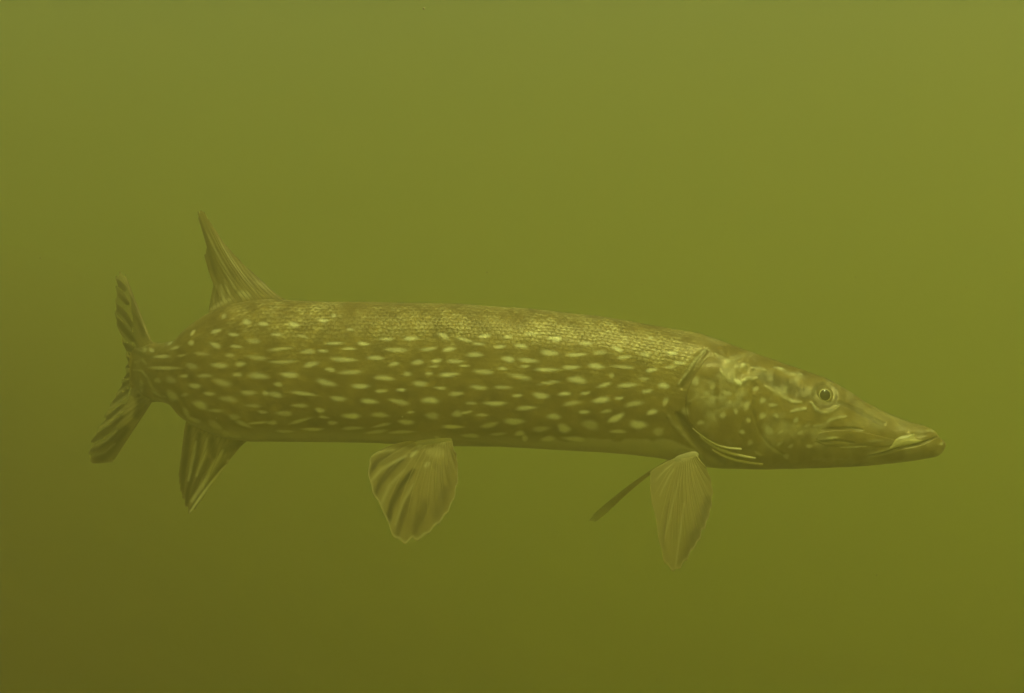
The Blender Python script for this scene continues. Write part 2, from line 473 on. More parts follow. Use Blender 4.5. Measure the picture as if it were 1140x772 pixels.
HEAD_LINES = [
  ([(807,401.5),(812,403)],2.0,1.5,1.4),([(818,424),(824,428)],2.0,1.5,1.6),([(826,424),(834,421)],1.8,1.1,1.2),([(822,409),(829,407)],2.2,1.0,1.2),([(866,410.5),(874,413)],1.5,.9,1.0),  # wet glints on the head, painted as pale marks
  ([(148,412),(158,413),(164,420),(168,430),(176,439),(184,442)],1.5,.6,.3),([(150,404),(158,401),(163,406)],1.8,.5,.3),([(157,424),(158,436)],2.4,.45,.2),([(150,388),(157,391)],1.6,.4,.2),  # pale ridges and painted highlights: polyline, half width, amount, relief
  ([(852,430),(862,435),(872,441),(882,447),(892,448)],1.9,.75,1.0),
  ([(881,458),(889,456.2),(897,455)],1.8,.85,.8),
  ([(896,475),(901,473)],1.8,.6,.6),
  ([(906,474.5),(914,474),(920,472),(924,467.6),(934,465),(942,464)],1.5,.5,.8),
  ([(953,479.5),(961,480.2)],1.2,.4,.6),
  ([(910,490.6),(920,488.6),(930,487)],1.6,.85,1.0),
  ([(935,498.2),(950,497.8),(964,497)],1.0,.6,.6),
  ([(966,491.5),(973,490.5),(981,490.8)],1.5,.3,.5),
  ([(968,505.5),(976,504),(984,502.5),(991,500)],1.3,.45,.5),
  ([(904,449),(908,456),(914,459),(922,459),(930,455),(935,451)],1.7,.55,1.5),
  ([(838,410),(846,411),(852,412.5)],1.8,.5,1.3),
  ([(862,410),(870,412),(878,417),(893,417.5)],1.8,.5,1.4),
  ([(796,394),(803,398),(812,403),(818,401),(824,398)],1.8,.45,1.4),
  ([(803,416),(812,424),(822,427),(832,422),(842,421)],2.6,.55,1.8),
  ([(812,419),(818,418)],2.0,.35,1.0),
  ([(820,409),(828,407),(832,406)],2.8,.45,1.2),
  ([(806,430),(814,434),(820,436)],1.6,.35,.8),
  ([(766,447),(774,444),(784,443)],1.3,.3,.4),
  ([(906,511),(920,512),(938,511)],2.2,.22,.3),
  ([(1031,480.5),(1036,479.5),(1039,481)],1.3,.5,.4),
  ([(1044,495),(1048,494.5),(1050,492.5)],1.3,.5,.4),
  ([(1012,499),(1024,498.5)],1.6,.22,.3),
]
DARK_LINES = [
  ([(150,392),(160,396),(172,398)],2.0,.6,0),([(152,426),(158,432),(160,442)],5.0,.7,0),([(170,404),(184,405),(200,407)],1.6,.4,0),([(172,430),(186,440),(196,447)],2.5,.45,0),  # dark stripes, and shade painted into creases: polyline, half width, amount, relief
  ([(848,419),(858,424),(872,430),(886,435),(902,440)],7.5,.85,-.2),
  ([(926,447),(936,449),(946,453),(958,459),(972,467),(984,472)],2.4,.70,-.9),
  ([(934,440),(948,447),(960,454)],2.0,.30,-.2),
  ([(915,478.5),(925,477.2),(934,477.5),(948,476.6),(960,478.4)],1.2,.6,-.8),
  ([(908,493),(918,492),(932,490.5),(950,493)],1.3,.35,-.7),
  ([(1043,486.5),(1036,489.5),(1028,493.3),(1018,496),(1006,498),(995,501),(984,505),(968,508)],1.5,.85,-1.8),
  ([(785,391),(777,399),(771,409),(765,420),(759,431)],4.2,.60,-1.6),  # shadow of the gill slit, painted dark
  ([(755,462),(763,474),(772,486),(782,497),(794,508),(806,516)],4.6,.80,-1.8),  # shade inside the gill opening, painted dark
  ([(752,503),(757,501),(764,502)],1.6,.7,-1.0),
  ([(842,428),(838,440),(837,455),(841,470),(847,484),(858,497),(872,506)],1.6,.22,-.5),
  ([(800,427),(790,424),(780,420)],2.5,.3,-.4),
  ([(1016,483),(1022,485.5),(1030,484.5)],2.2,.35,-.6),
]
SHOULDER = [([(788,387),(781,393),(774,401),(768,410),(762,419),(755,428)],1.5,.6,1.6),
            ([(744,463),(748,469),(755,477),(762,485),(770,494),(779,503)],2.2,.32,1.5)]
EYE = (918.5, 440.0)

def paint(X, Y, sx, sy, head_only=False):
    pale = np.zeros(X.shape); dark = np.zeros(X.shape); disp = np.zeros(X.shape)
    if not head_only:
        k = 0
        for (ox, oy), L in SPOTS.items():
            for (zx, zy, ln, tk, dg) in L:
                k += 1
                q = blob(sx, sy, ox + zx / 7.125, oy + zy / 7.125, ln / 14.25 * 0.98, tk / 14.25 * 0.90, dg, 0.55, wob=k * 1.7)
                pale = np.maximum(pale, q * (0.50 + 0.38 * abs(math.sin(k * 2.1))) * (0.72 + 0.28 * sstep(260, 420, sx)))
    for (x, y, a, b_, dg) in HEAD_SPOTS:
        pale = np.maximum(pale, 0.50 * blob(X, Y, x, y, a, b_, dg, 0.6, wob=x))
    pale = np.maximum(pale, 0.50 * blob(X, Y, 792, 439, 19, 11, 15, 0.9, wob=1.0) * np.clip(0.55 + 0.6 * noise2(X, Y, 6.0, 75) + 0.4 * noise2(X, Y, 2.8, 76), 0, 1))
    hd = sstep(766, 790, X) * (1 - sstep(905, 950, X)) * (1 - sstep(495, 515, Y))
    mot = noise2(X, Y, 15.0, 71) + 0.35 * noise2(X, Y, 6.0, 77) + 0.22 * noise2(X, Y, 3.2, 72)
    pale = np.maximum(pale, 0.32 * hd * sstep(-0.3, 0.9, mot) * (1 - 0.45 * sstep(455, 500, Y)))  # pale head mottling, with the broad silvery sheen painted in
    dark = np.maximum(dark, 0.22 * hd * sstep(0.25, 1.1, -mot))
    sn = sstep(905, 950, X)
    pale = np.maximum(pale, 0.14 * sn * sstep(-0.4, 0.8, noise2(X, Y, 11.0, 78)))
    dark = np.maximum(dark, 0.25 * sn * sstep(0.1, 0.9, noise2(X, Y, 9.0, 73) + 0.4 * noise2(X, Y, 3.0, 74)))
    for poly, w_, am, rl in HEAD_LINES + SHOULDER:
        q = stroke(X, Y, poly, w_, 0.7, 0.55)
        brk = 0.55 + 0.65 * np.clip(0.5 + noise2(X, Y, 4.5, 61), 0, 1)
        pale = np.maximum(pale, q * am * 0.72 * brk)
        disp += 0.6 * rl * brk * stroke(X, Y, poly, w_ * 1.5, 0.95, 0.6)
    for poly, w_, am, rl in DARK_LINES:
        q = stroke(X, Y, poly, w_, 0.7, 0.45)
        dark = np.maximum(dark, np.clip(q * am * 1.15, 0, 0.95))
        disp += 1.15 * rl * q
    re = np.hypot(X - EYE[0], Y - EYE[1])
    dark = np.maximum(dark, 0.55 * (1 - sstep(13, 18, re)))
    disp -= 3.0 * (1 - sstep(10, 16, re))
    return pale, dark, disp

pale, dark, disp = paint(FX, FY, SX, SY)
# belly: pale, mottled above by the flank colour
bx = np.interp(FX, [150, 240, 300, 420, 560, 620, 700, 745, 775, 800, 1060], [470, 492, 490, 491, 497, 490, 489, 491, 500, 530, 530])
bx = bx + 2.2 * noise2(FX, FY, 14, 21) + 1.6 * noise2(FX, FY, 6, 22)
belly = sstep(-1.5, 3.0, FY - bx)
under = np.broadcast_to(sstep(0.72, 0.93, -np.sin(np.linspace(0, 2 * np.pi, NT, endpoint=False)))[None, :], FX.shape) * (1 - sstep(780, 840, FX))
pale = np.maximum(pale, 0.46 * np.maximum(belly, under * 0.8))
# darker broken bars on the flank's skin, and a dark back
flank = (1 - sstep(760, 800, FX)) * sstep(150, 210, FX)
dark = np.maximum(dark, 0.25 * flank * sstep(0.15, 0.8, noise2(FX + 0.5 * FY, FY * 0.55, 17, 31)) * (1 - belly))
rel = np.clip((np.repeat(cyy[:, None], NT, 1) - FY) / hh[:, None], -1, 1)
scl = flank * (0.06 + 0.22 * sstep(-0.2, 0.25, rel) + 0.72 * sstep(0.30, 0.66, rel)) * (1 - 0.25 * belly)
scl = np.clip(scl * (0.80 + 0.5 * noise2(FX, FY, 30, 41)), 0, 1) * (1 - 0.6 * (1 - sstep(220, 350, FX)))
# the mouth: a faint overbite edge, slow lumps in the flesh
disp += 0.5 * noise2(FX, FY, 40, 51) + 0.22 * noise2(FX, FY, 15, 52) + sstep(785, 815, FX) * (0.30 * noise2(FX, FY, 7, 53) + 0.42 * noise2(FX, FY, 3.6, 54) * sstep(-0.1, 0.5, rel) * (1 - 0.7 * sstep(832, 855, FX)) * (1 - sstep(890, 925, FX)))
dz = np.sqrt(np.clip(np.abs(A), 0, 1))            # features fade towards the outline above and below
V = V + N * (disp * S * (0.35 + 0.65 * dz))[..., None] * sstep(146, 160, xs)[:, None, None] * (1 - sstep(1046, 1052, xs))[:, None, None]
pig = np.stack([pale, dark, scl, np.ones_like(pale)], -1)
arc_u = np.concatenate([[0], np.cumsum(np.linalg.norm(np.diff(P(xs, cyy, ysp_), axis=0), axis=1))]) / S
seg = np.linalg.norm(np.diff(V, axis=1), axis=-1) / S
arc_v = np.concatenate([np.zeros((len(xs), 1)), np.cumsum(seg, 1)], 1)
arc_v = arc_v - arc_v[:, NT // 4:NT // 4 + 1]
uv = np.stack([np.repeat(arc_u[:, None], NT, 1), arc_v, np.zeros_like(arc_v)], -1)

pike = bpy.data.objects.new('pike', None)
COL.objects.link(pike)
pike.empty_display_size = 0.1
pike['label'] = 'long spotted olive pike hovering broadside in murky green water'
pike['category'] = 'fish'

nv = V.shape[0] * NT
bv = np.concatenate([V.reshape(-1, 3), V[0].mean(0, keepdims=True), V[-1].mean(0, keepdims=True)])
F = [grid_faces(len(xs), NT, True)]
j = np.arange(NT); j2 = (j + 1) % NT
capf = [(nv, int(b2), int(a)) for a, b2 in zip(j2, j)]
e0 = (len(xs) - 1) * NT
capt = [(nv + 1, e0 + int(a), e0 + int(b2)) for a, b2 in zip(j, j2)]
allf = [tuple(r) for r in F[0]] + [(a, c, b2) for a, b2, c in capf] + [(a, c, b2) for a, b2, c in capt]
pg = np.concatenate([pig.reshape(-1, 4), np.tile([[0, .3, 0, 1]], (2, 1))])
uvv = np.concatenate([uv.reshape(-1, 3), np.zeros((2, 3))])
body = mesh_obj('body', bv, allf, M_SKIN, pike, attrs={'pigment': pg, 'skin_uv': uvv})

# a smooth coarse copy of the flank to seat head plates, eyes and fins on
Vc, _ = ring_surface(3, 112)
bvh = BVHTree.FromPolygons([tuple(p) for p in Vc.reshape(-1, 3)], [tuple(int(i) for i in r) for r in grid_faces(Vc.shape[0], 112, True)])
CAMV = Vector((0, -D, ZC))
def on_skin(px, py):
    d = (Vector(P(px, py, 0.0)) - CAMV).normalized()
    loc, nor, _, _ = bvh.ray_cast(CAMV, d)
    if loc is None:
        loc, nor, _, _ = bvh.find_nearest(Vector(P(px, py, 0.0)))
    if nor.dot(d) > 0:
        nor = -nor
    return np.array(loc), np.array(nor)

def mirror_part(o, name, parent):
    """the matching part of the far side"""
    me = o.data.copy()
    co = np.empty(len(me.vertices) * 3, np.float32)
    me.vertices.foreach_get('co', co)
    co = co.reshape(-1, 3); co[:, 1] *= -1
    me.vertices.foreach_set('co', co.ravel())
    me.flip_normals()
    me.update()
    q = bpy.data.objects.new(name, me)
    COL.objects.link(q)
    q.parent = parent
    return q

def skin_plate(name, outline, center, hfun, mat, parent, nr=26, na=150, lift=0.25):
    O = np.array(outline + outline[:1], float)
    sg = np.concatenate([[0], np.cumsum(np.hypot(*np.diff(O, axis=0).T))])
    tt = np.linspace(0, sg[-1], na, endpoint=False)
    ox = np.interp(tt, sg, O[:, 0]); oy = np.interp(tt, sg, O[:, 1])
    k = np.exp(-0.5 * (np.arange(-4, 5) / 1.6) ** 2); k /= k.sum()
    ox = np.convolve(np.concatenate([ox[-4:], ox, ox[:4]]), k, 'valid')
    oy = np.convolve(np.concatenate([oy[-4:], oy, oy[:4]]), k, 'valid')
    verts, pxs = [], []
    rr = np.concatenate([np.linspace(0.04, 1, nr), [1.004]])
    for ri, r in enumerate(rr):
        for a in range(na):
            x = center[0] + r * (ox[a] - center[0]); y = center[1] + r * (oy[a] - center[1])
            loc, nor = on_skin(x, y)
            h = hfun(x, y, r) + lift if ri < nr else -2.2
            verts.append(loc + nor * h * S); pxs.append((x, y))
    verts = np.array(verts); pxs = np.array(pxs)
    faces = grid_faces(len(rr), na, True)
    p, d, dp = paint(pxs[:, 0], pxs[:, 1], pxs[:, 0], pxs[:, 1], True)
    # relief of the drawing on the plate as well
    nor = np.array([on_skin(*q)[1] for q in pxs])
    verts = verts + nor * (np.clip(dp, -0.6, 2) * S)[:, None]
    pg = np.stack([p, d, np.zeros_like(p), np.ones_like(p)], -1)
    u = np.stack([pxs[:, 0] * 1.1, pxs[:, 1], np.zeros(len(pxs))], -1)
    fl = [tuple(r) for r in faces] + [tuple(range(na))]
    return mesh_obj(name, verts, fl, mat, parent, attrs={'pigment': pg, 'skin_uv': u})

# gill cover: free edge behind and below, flush in front
GILL = [(795,393),(786,399),(778,409),(771,420),(766,433),(763,446),(763,458),(767,470),(775,480),(786,489),(798,496.5),(812,501),(828,503.5),
        (842,503),(850,495),(843,478),(838,460),(838,444),(842,428),(838,413),(826,402),(810,394)]
def gill_h(x, y, r):
    back = sstep(845, 780, x) if False else 1 - sstep(782, 846, x)
    return -1.3 + (4.2 * (1 - 0.2 * sstep(0.85, 1.0, r)) + 1.0 * (1 - r ** 2)) * back * sstep(390, 412, y)
gill = skin_plate('gill_cover', GILL, (802, 450), gill_h, M_SKIN, pike)
gill['label'] = 'large smooth rounded gill cover behind the cheek'
mirror_part(gill, 'gill_cover', pike)

# bony gill-membrane rays below the gill cover
def skin_strip(name, poly, wmax, h, mat, parent, n=40, nc=7):
    poly = np.array(poly, float)
    sg = np.concatenate([[0], np.cumsum(np.hypot(*np.diff(poly, axis=0).T))]) 
    t_ = np.linspace(0, 1, n)
    cx = gsmooth(np.interp(t_ * sg[-1], sg, poly[:, 0]), 1.5); cyv = gsmooth(np.interp(t_ * sg[-1], sg, poly[:, 1]), 1.5)
    tx, ty = np.gradient(cx), np.gradient(cyv)
    l = np.hypot(tx, ty); tx, ty = tx / l, ty / l
    verts = []
    for i in range(n):
        wv = wmax * (0.12 + 0.88 * math.sin(math.pi * (0.04 + 0.92 * t_[i])) ** 0.7)
        for kk in range(nc):
            q = -1 + 2 * kk / (nc - 1)
            loc, nor = on_skin(cx[i] - ty[i] * q * wv, cyv[i] + tx[i] * q * wv)
            verts.append(loc + nor * S * (h * math.sqrt(max(0, 1 - q * q)) - 0.8 * abs(q) ** 3))
    return mesh_obj(name, np.array(verts), grid_faces(n, nc), mat, parent)
GILL_RAYS = [([(770,476),(779,483),(788,489.5),(799,495.5),(811,498.5),(826,499.5)],1.8,2.9),
             ([(778,485),(790,494),(802,501),(816,505.5),(830,508),(842,509.5)],1.7,2.5),
             ([(792,500),(806,508),(820,512.5),(836,515),(850,516)],1.2,2.2)]
for poly, wv, h in GILL_RAYS:
    g = skin_strip('gill_ray', poly, wv, h, M_BONE, pike)
    mirror_part(g, 'gill_ray', pike)

# upper jaw bone behind the lip, and the pale lip at the front of the mouth
jaw = skin_plate('upper_jaw_bone', [(906,486),(912,481.5),(925,479.5),(945,479),(965,482),(985,487),(998,490),(997,496),(980,497.5),(960,496),(938,497),(920,497),(909,493)],
                 (950, 488.5), lambda x, y, r: -0.5 + (1.0 + 0.9 * (1 - r ** 3)) * sstep(904, 926, x), M_SKIN, pike, 12, 110, 0.1)
jaw['label'] = 'long flat jaw bone below the eye'
mirror_part(jaw, 'upper_jaw_bone', pike)
lip = skin_plate('lip', [(989,501),(993,495),(997,489),(1003,485.5),(1011,484.5),(1019,482.5),(1017,487),(1020,489.5),(1028,490.5),(1021,494),(1008,496),(998,498)],
                 (1006, 490.5), lambda x, y, r: 0.6 + 1.5 * (1 - r ** 2), M_BONE, pike, 10, 90, 0.1)
lip['label'] = 'pale lip fold at the front of the mouth'
mirror_part(lip, 'lip', pike)

# ------------------------------------------------------------------ eyes
def cap(name, c, ax, R, a0, a1, mat, parent, n=40, m_=14):
    ax = np.array(ax) / np.linalg.norm(ax)
    u = np.cross(ax, [0, 0, 1.0]); u /= np.linalg.norm(u)
    v = np.cross(u, ax)
    verts = []
    for a in np.linspace(max(a0, 0.02), a1, m_):
        for k in range(n):
            f = 2 * math.pi * k / n
            verts.append(c + R * (math.cos(a) * ax + math.sin(a) * (math.cos(f) * u + math.sin(f) * v)))
    fl = [tuple(r) for r in grid_faces(m_, n, True)]
    if a0 <= 0.02:
        fl.append(tuple(range(n)))
    return mesh_obj(name, np.array(verts), fl, mat, parent)
loc, nor = on_skin(*EYE)
ax = nor * 0.35 + np.array([0.02, -0.9, 0.04]); ax /= np.linalg.norm(ax)
R = 12.5 * S
ec = loc - ax * (R * 0.86)
for side in (1, -1):
    c_, a_ = ec * np.array([1, side, 1]), ax * np.array([1, side, 1])
    eye = cap('eye', c_, a_, R, 0, 1.45, M_EYE, pike)
    iris = cap('iris', c_, a_, R * 1.012, math.asin(5.3 / 12.5), math.asin(6.9 / 12.5), M_IRIS, eye, m_=6)
    cap('pupil', c_, a_, R * 1.018, 0, math.asin(5.8 / 12.5), M_PUPIL, eye)

# ------------------------------------------------------------------ fins
def curve(K, t_):
    K = np.array(K, float)
    return np.stack([np.interp(t_, K[:, 0], K[:, i]) for i in range(1, K.shape[1])], -1)

def fin(name, base, tips, bow, nrays, label=None, darks=(), pales=(), scallop=0.035, NTt=150, NS=56, ripple=0.28, edge=0.0, thick=0.0006, mat=None, pal0=0.0, solid=0.0, raymat=None, ypow=1.0, solid_fade=0.0, ray_r=1.0):
    """base, tips: rows (t, px, py, Y); rays run from base to tip and bow sideways"""
    t_ = np.linspace(0, 1, NTt); s_ = np.linspace(0, 1, NS)
    B, T = curve(base, t_), curve(tips, t_)
    for k in range(3):
        T[:, k] = gsmooth(T[:, k], 1.3); B[:, k] = gsmooth(B[:, k], 2.0)
    frac = (t_ * nrays) % 1.0
    sc_ = 1 - scallop * np.sin(np.pi * frac) ** 2 * (0.5 + 0.9 * rng.random(nrays + 1)[(t_ * nrays).astype(int)])
    def at(ti, s):
        b_, tp = B[ti], T[ti]
        d = tp - b_
        per = np.stack([-d[..., 1], d[..., 0]], -1)
        q = b_ + d * s[..., None]
        q[..., 2] = b_[..., 2] + d[..., 2] * np.clip(s, 0, 2) ** ypow
        q[..., :2] += per * (bow * 4 * s * (1 - s))[..., None]
        return q
    ti, si = np.meshgrid(np.arange(NTt), np.arange(NS), indexing='ij')
    ss = s_[si] * sc_[ti]
    Q = at(ti, ss)
    wave = ripple * S * np.sin(2 * np.pi * t_[ti] * nrays) * np.sin(np.pi * np.clip(ss, 0, 1)) + 0.004 * ss * np.sin(t_[ti] * 7 + 1)
    W = P(Q[..., 0], Q[..., 1], Q[..., 2] + wave)
    X, Y = Q[..., 0], Q[..., 1]
    dk = np.zeros(X.shape); pl = np.full(X.shape, pal0)
    for poly, w_, am in darks:
        dk = np.maximum(dk, am * stroke(X, Y, poly, w_, 0.8, 0.4))
    for poly, w_, am in pales:
        pl = np.maximum(pl, am * stroke(X, Y, poly, w_, 0.8, 0.3))
    if edge:
        pl = np.maximum(pl, edge * sstep(0.965, 0.995, s_[si]))
    dk *= 1 - 0.7 * sstep(0.95, 1, s_[si])
    thk = np.clip(1 - ss * 1.6, 0, 1)
    pg = np.stack([pl, dk, np.clip(thk + dk + pl + solid * (1 - solid_fade * sstep(0.35, 0.65, ss)), 0, 1), np.ones_like(pl)], -1).reshape(-1, 4)
    u = np.stack([t_[ti] * 160, ss * 26, np.zeros_like(ss)], -1).reshape(-1, 3)
    f = mesh_obj(name, W.reshape(-1, 3), grid_faces(NTt, NS), mat or M_FIN, pike, attrs={'pigment': pg, 'skin_uv': u})
    if label:
        f['label'] = label
    md = f.modifiers.new('thickness', 'SOLIDIFY'); md.thickness = thick; md.offset = 0
    # rays
    NSR, NC = 18, 6
    for r in range(nrays + 1):
        tr = min(1.0, max(0.0, r / nrays))
        k = int(round(tr * (NTt - 1)))
        s2 = np.linspace(0.0, sc_[k] * (0.94 - 0.08 * rng.random()), NSR)
        q = at(np.full(NSR, k), s2)
        ctr = P(q[:, 0], q[:, 1], q[:, 2] + 0.004 * s2 * np.sin(t_[k] * 7 + 1))
        tn = np.gradient(ctr, axis=0); tn /= np.linalg.norm(tn, axis=1, keepdims=True)
        a1 = np.cross(tn, [0, 1, 0]); a1 /= np.maximum(np.linalg.norm(a1, axis=1, keepdims=True), 1e-6)
        a2 = np.cross(tn, a1)
        rad = S * ray_r * (0.95 - 0.70 * s2) * (1.35 if r in (0, nrays) else 1.0)
        an = np.linspace(0, 2 * np.pi, NC, endpoint=False)
        rv = ctr[:, None] + rad[:, None, None] * (np.cos(an)[None, :, None] * a1[:, None] + np.sin(an)[None, :, None] * a2[:, None])
        fl = [tuple(x) for x in grid_faces(NSR, NC, True)] + [tuple(range(NC)), tuple((NSR - 1) * NC + i for i in range(NC - 1, -1, -1))]
        mesh_obj('fin_ray', rv.reshape(-1, 3), fl, raymat or M_RAY, f)
    return f

# dorsal fin, leaning away with the bend of the tail
fin('dorsal_fin',
    [(0,321,336,0.0004),(.2,300,336,0.0006),(.5,276,338,0.0012),(.8,250,344,0.0029),(1,233,352,0.0048)],
    [(0,296,317,0.0042),(.1,270,293,0.0070),(.2,248,269,0.0112),(.3,231,242,0.0168),(.38,226,234,0.0210),(.46,220,235,0.0252),(.54,221,243,0.0294),(.62,226,259,0.0336),
     (.70,231,275,0.0364),(.76,227,284,0.0392),(.82,235,292,0.0406),(.9,239,312,0.0392),(1,234,338,0.0350)],
    -0.05, 17, 'tall pointed dorsal fin set far back above the tail', scallop=0.035, raymat=M_DRAY, ray_r=.62, ripple=.15, solid=-.15,
    darks=[([(258,300),(262,306)],5,.35),([(246,318),(250,326)],5,.3),([(240,276),(244,284)],4,.35),([(284,320),(276,314)],5,.3),([(310,328),(285,307),(262,284),(243,260),(230,242)],1.6,.55),([(262,326),(250,300),(238,272)],2.0,.3),([(243,335),(241,312),(236,292)],1.4,.35),([(226,262),(222,244)],2.5,.25)],
    pales=[([(262,322),(245,290),(232,262)],1.5,.3),([(285,325),(262,296),(246,272)],1.3,.25),([(250,335),(246,318)],2,.4),([(256,330),(250,312)],1.5,.35),([(268,327),(276,329)],4,.5),([(236,344),(246,338),(258,333)],2.2,.35),([(241,318),(238,336)],1.2,.3),([(300,322),(285,314)],2.5,.2)])

# tail fin, turned away from the viewer
tail_dark = [([(137,420),(147,417),(156,414)],2.5,1.00),([(135,429),(146,425),(156,421)],2.1,0.80),([(140,407),(150,408),(157,408)],2.3,0.98),([(144,394),(154,397)],1.8,0.80),([(150,436),(156,430)],2.9,0.80),([(128,312),(133,316),(139,322)],2.9,0.86),([(131,326),(136,331),(142,338)],2.5,0.86),([(129,341),(135,347),(141,355),(146,363)],3.1,1.00),
             ([(128,356),(134,362),(141,370),(148,378)],3.7,1.00),([(137,384),(143,387),(150,391)],3.1,1.00),([(142,400),(148,402)],2.9,1.00),
             ([(160,374),(156,360),(151,345),(148,330),(143,315)],3.2,0.64),
             ([(134,433),(141,427),(147,422)],2.5,1.00),([(125,448),(134,442),(142,435)],2.5,1.00),([(117,468),(127,461),(137,452)],2.5,1.00),
             ([(101,491),(112,485),(124,476),(136,464)],3.1,1.00),([(100,503),(112,499),(124,490),(136,477)],3.1,1.00),([(103,513),(114,511),(126,500),(134,488),(140,478)],6.4,1.00),
             ([(152,463),(158,452),(155,440)],5.2,0.86),([(148,430),(152,445)],3.9,0.57)]
fin('tail_fin',
    [(0,169,383,0.0740),(.12,174,390,0.0640),(.5,177,414,0.0580),(.88,174,440,0.0630),(1,169,447,0.0730)],
    [(0,140,306,0.1530),(.06,133,302,0.1600),(.12,128,309,0.1660),(.18,129,322,0.1680),(.24,128.5,340,0.1710),(.31,128,356,0.1730),(.38,136,380,0.1680),(.45,141,398,0.1640),(.52,139,415,0.1660),
     (.60,132,435,0.1710),(.68,122,452,0.1740),(.75,113,470,0.1760),(.82,102,489,0.1780),(.88,99,502,0.1780),(.93,98,514,0.1740),(.97,112,518.5,0.1680),(1,127,514,0.1600)],
    0.0, 18, 'forked tail fin with dark bars, turned away from the viewer', darks=tail_dark, scallop=0.055, edge=.10, solid=.8, solid_fade=1.0, ray_r=.6, ripple=.15, ypow=1.8, mat=M_TAIL, raymat=M_DRAY,
    pales=[([(130,348),(138,356),(146,368)],1.3,.35),([(128,320),(136,327),(142,334)],1.2,.3),([(131,365),(140,376),(147,384)],1.5,.35),([(104,497),(118,491),(130,480)],1.2,.4),([(103,507),(116,504),(128,494)],1.2,.4),([(112,476),(124,468),(136,456)],1.3,.35),([(122,455),(132,448),(142,440)],1.3,.35),([(130,440),(138,433),(145,428)],1.3,.3),([(152,391),(160,388)],1.5,.3),([(157,425),(158,438)],2,.25),([(100,515),(112,518),(126,513)],1.2,.5)])

fin('anal_fin',
    [(0,276,490,0.0020),(.3,256,487,0.0045),(.6,234,479,0.0085),(1,208,468,0.0165)],
    [(0,266,499,0.0050),(.1,255,513,0.0070),(.16,252,519,0.0085),(.25,238,537,0.0120),(.38,219,565,0.0170),(.46,211,573.5,0.0200),(.54,206,563,0.0230),(.66,201,547,0.0270),(.8,199,529,0.0310),(.9,202,507,0.0340),(1,205,482,0.0360)],
    0.03, 15, 'dark streaked anal fin pointing down in front of the tail', scallop=0.03, raymat=M_DRAY, mat=M_TAIL, solid=.5, ray_r=.6, ripple=.15,
    darks=[([(211,476),(208,500),(204,530),(203,548)],4,.95),([(222,484),(219,510),(209,548),(208,563)],4,.95),([(236,490),(238,508)],4.5,.8),([(268,494),(250,502)],5,.7),
           ([(250,519),(236,538),(222,556),(214,566)],5.5,.95),([(232,512),(222,532),(212,553)],4,.8)],
    pales=[([(252,518),(247,523),(234,539),(220,558),(212,570)],1.5,.9),([(254,513),(255,518)],2.0,.5),([(210,573),(206,564)],1.5,.35),
           ([(218,492),(216,505),(210,535)],1.8,.55),([(230,488),(228,505),(219,530)],1.8,.5),([(248,502),(238,518),(226,540),(214,558)],2.2,.50)])

pel_dark = [([(412,527),(420,514),(434,506)],3.0,.75),([(417,553),(424,536),(436,522),(448,512)],3.3,.85),([(432,580),(437,560),(447,540),(460,524)],4.0,.95),
            ([(442,597),(447,575),(456,555)],3.6,.7),([(462,592),(474,560)],5,.5),([(486,575),(496,545)],8,.5)]
pel_pale = [([(411,509),(420,504),(438,501)],1.5,.35),([(412,537),(424,523),(440,514),(452,508)],1.8,.35),([(424,562),(434,540),(450,524)],1.8,.30),([(440,585),(448,560),(460,540)],1.5,.25),
            ([(474,519),(477,516)],2.5,.6),([(458,508),(464,503)],2.2,.6),([(466,497),(476,495)],2.6,.5),([(486,489),(494,493)],3,.7),([(478,503),(492,505)],5,.3)]
pel_tips = [(0,508,506,-.046),(.08,510,522,-.05),(.16,510,538,-.055),(.24,506,556,-.058),(.33,497,574,-.06),(.42,485,588,-.062),(.5,472,599,-.062),(.58,458,605.5,-.06),
            (.66,443,606,-.058),(.71,434,592,-.055),(.76,430,578,-.053),(.82,418,558,-.05),(.88,412,542,-.046),(.94,409,524,-.042),(.98,410,510,-.038),(1,420,503,-.034)]
fin('pelvic_fin', [(0,503,492,-.036),(.5,487,493,-.030),(1,464,491,-.022)], pel_tips, 0.06, 13,
    'broad rounded pelvic fin with pale rim and dark streaks under the belly', pel_dark, pel_pale, scallop=0.035, edge=.6, pal0=.0, ray_r=.75)
far_tips = [(t_, 491 + 0.82 * (x - 487), 493 + 0.88 * (y - 493), -Y) for t_, x, y, Y in pel_tips]
fin('pelvic_fin', [(0,500,492,.036),(.5,487,492,.030),(1,466,490,.022)], far_tips, 0.06, 13,
    'far pelvic fin hidden behind the near one', pel_dark, pel_pale, scallop=0.05, edge=.3)

pec_tips = [(0,786,520,-.058),(.06,791,532,-.060),(.14,794,548,-.062),(.24,792,568,-.064),(.34,786,586,-.066),(.44,779,602,-.067),(.54,769,617,-.068),(.62,760,632,-.068),
            (.70,750,637.5,-.067),(.77,740,629,-.065),(.83,735,612,-.063),(.88,731,588,-.060),(.92,726,562,-.057),(.96,722.5,540,-.053),(1,724,524,-.048)]
fin('pectoral_fin', [(0,775,508,-.050),(.5,764,510,-.046),(1,753,511,-.040)], pec_tips, 0.03, 14,
    'pale fan shaped pectoral fin hanging below the gill cover',
    [([(788,556),(779,588),(762,625)],7,.7),([(770,600),(756,628)],3,.5),([(745,560),(738,600),(744,625)],2.5,.35)],
    [([(757,507),(760,512)],5,.5),([(725,524),(740,515),(752,512)],1.0,.5),([(728,536),(742,522),(753,514)],1.0,.5),([(734,552),(745,530),(755,516)],1.0,.4),
     ([(752,632),(757,595),(762,560)],1.2,.35),([(740,600),(748,565),(756,535)],1.0,.3),([(763,515),(774,520)],2.5,.3)],
    scallop=0.03, edge=.45, pal0=.05)
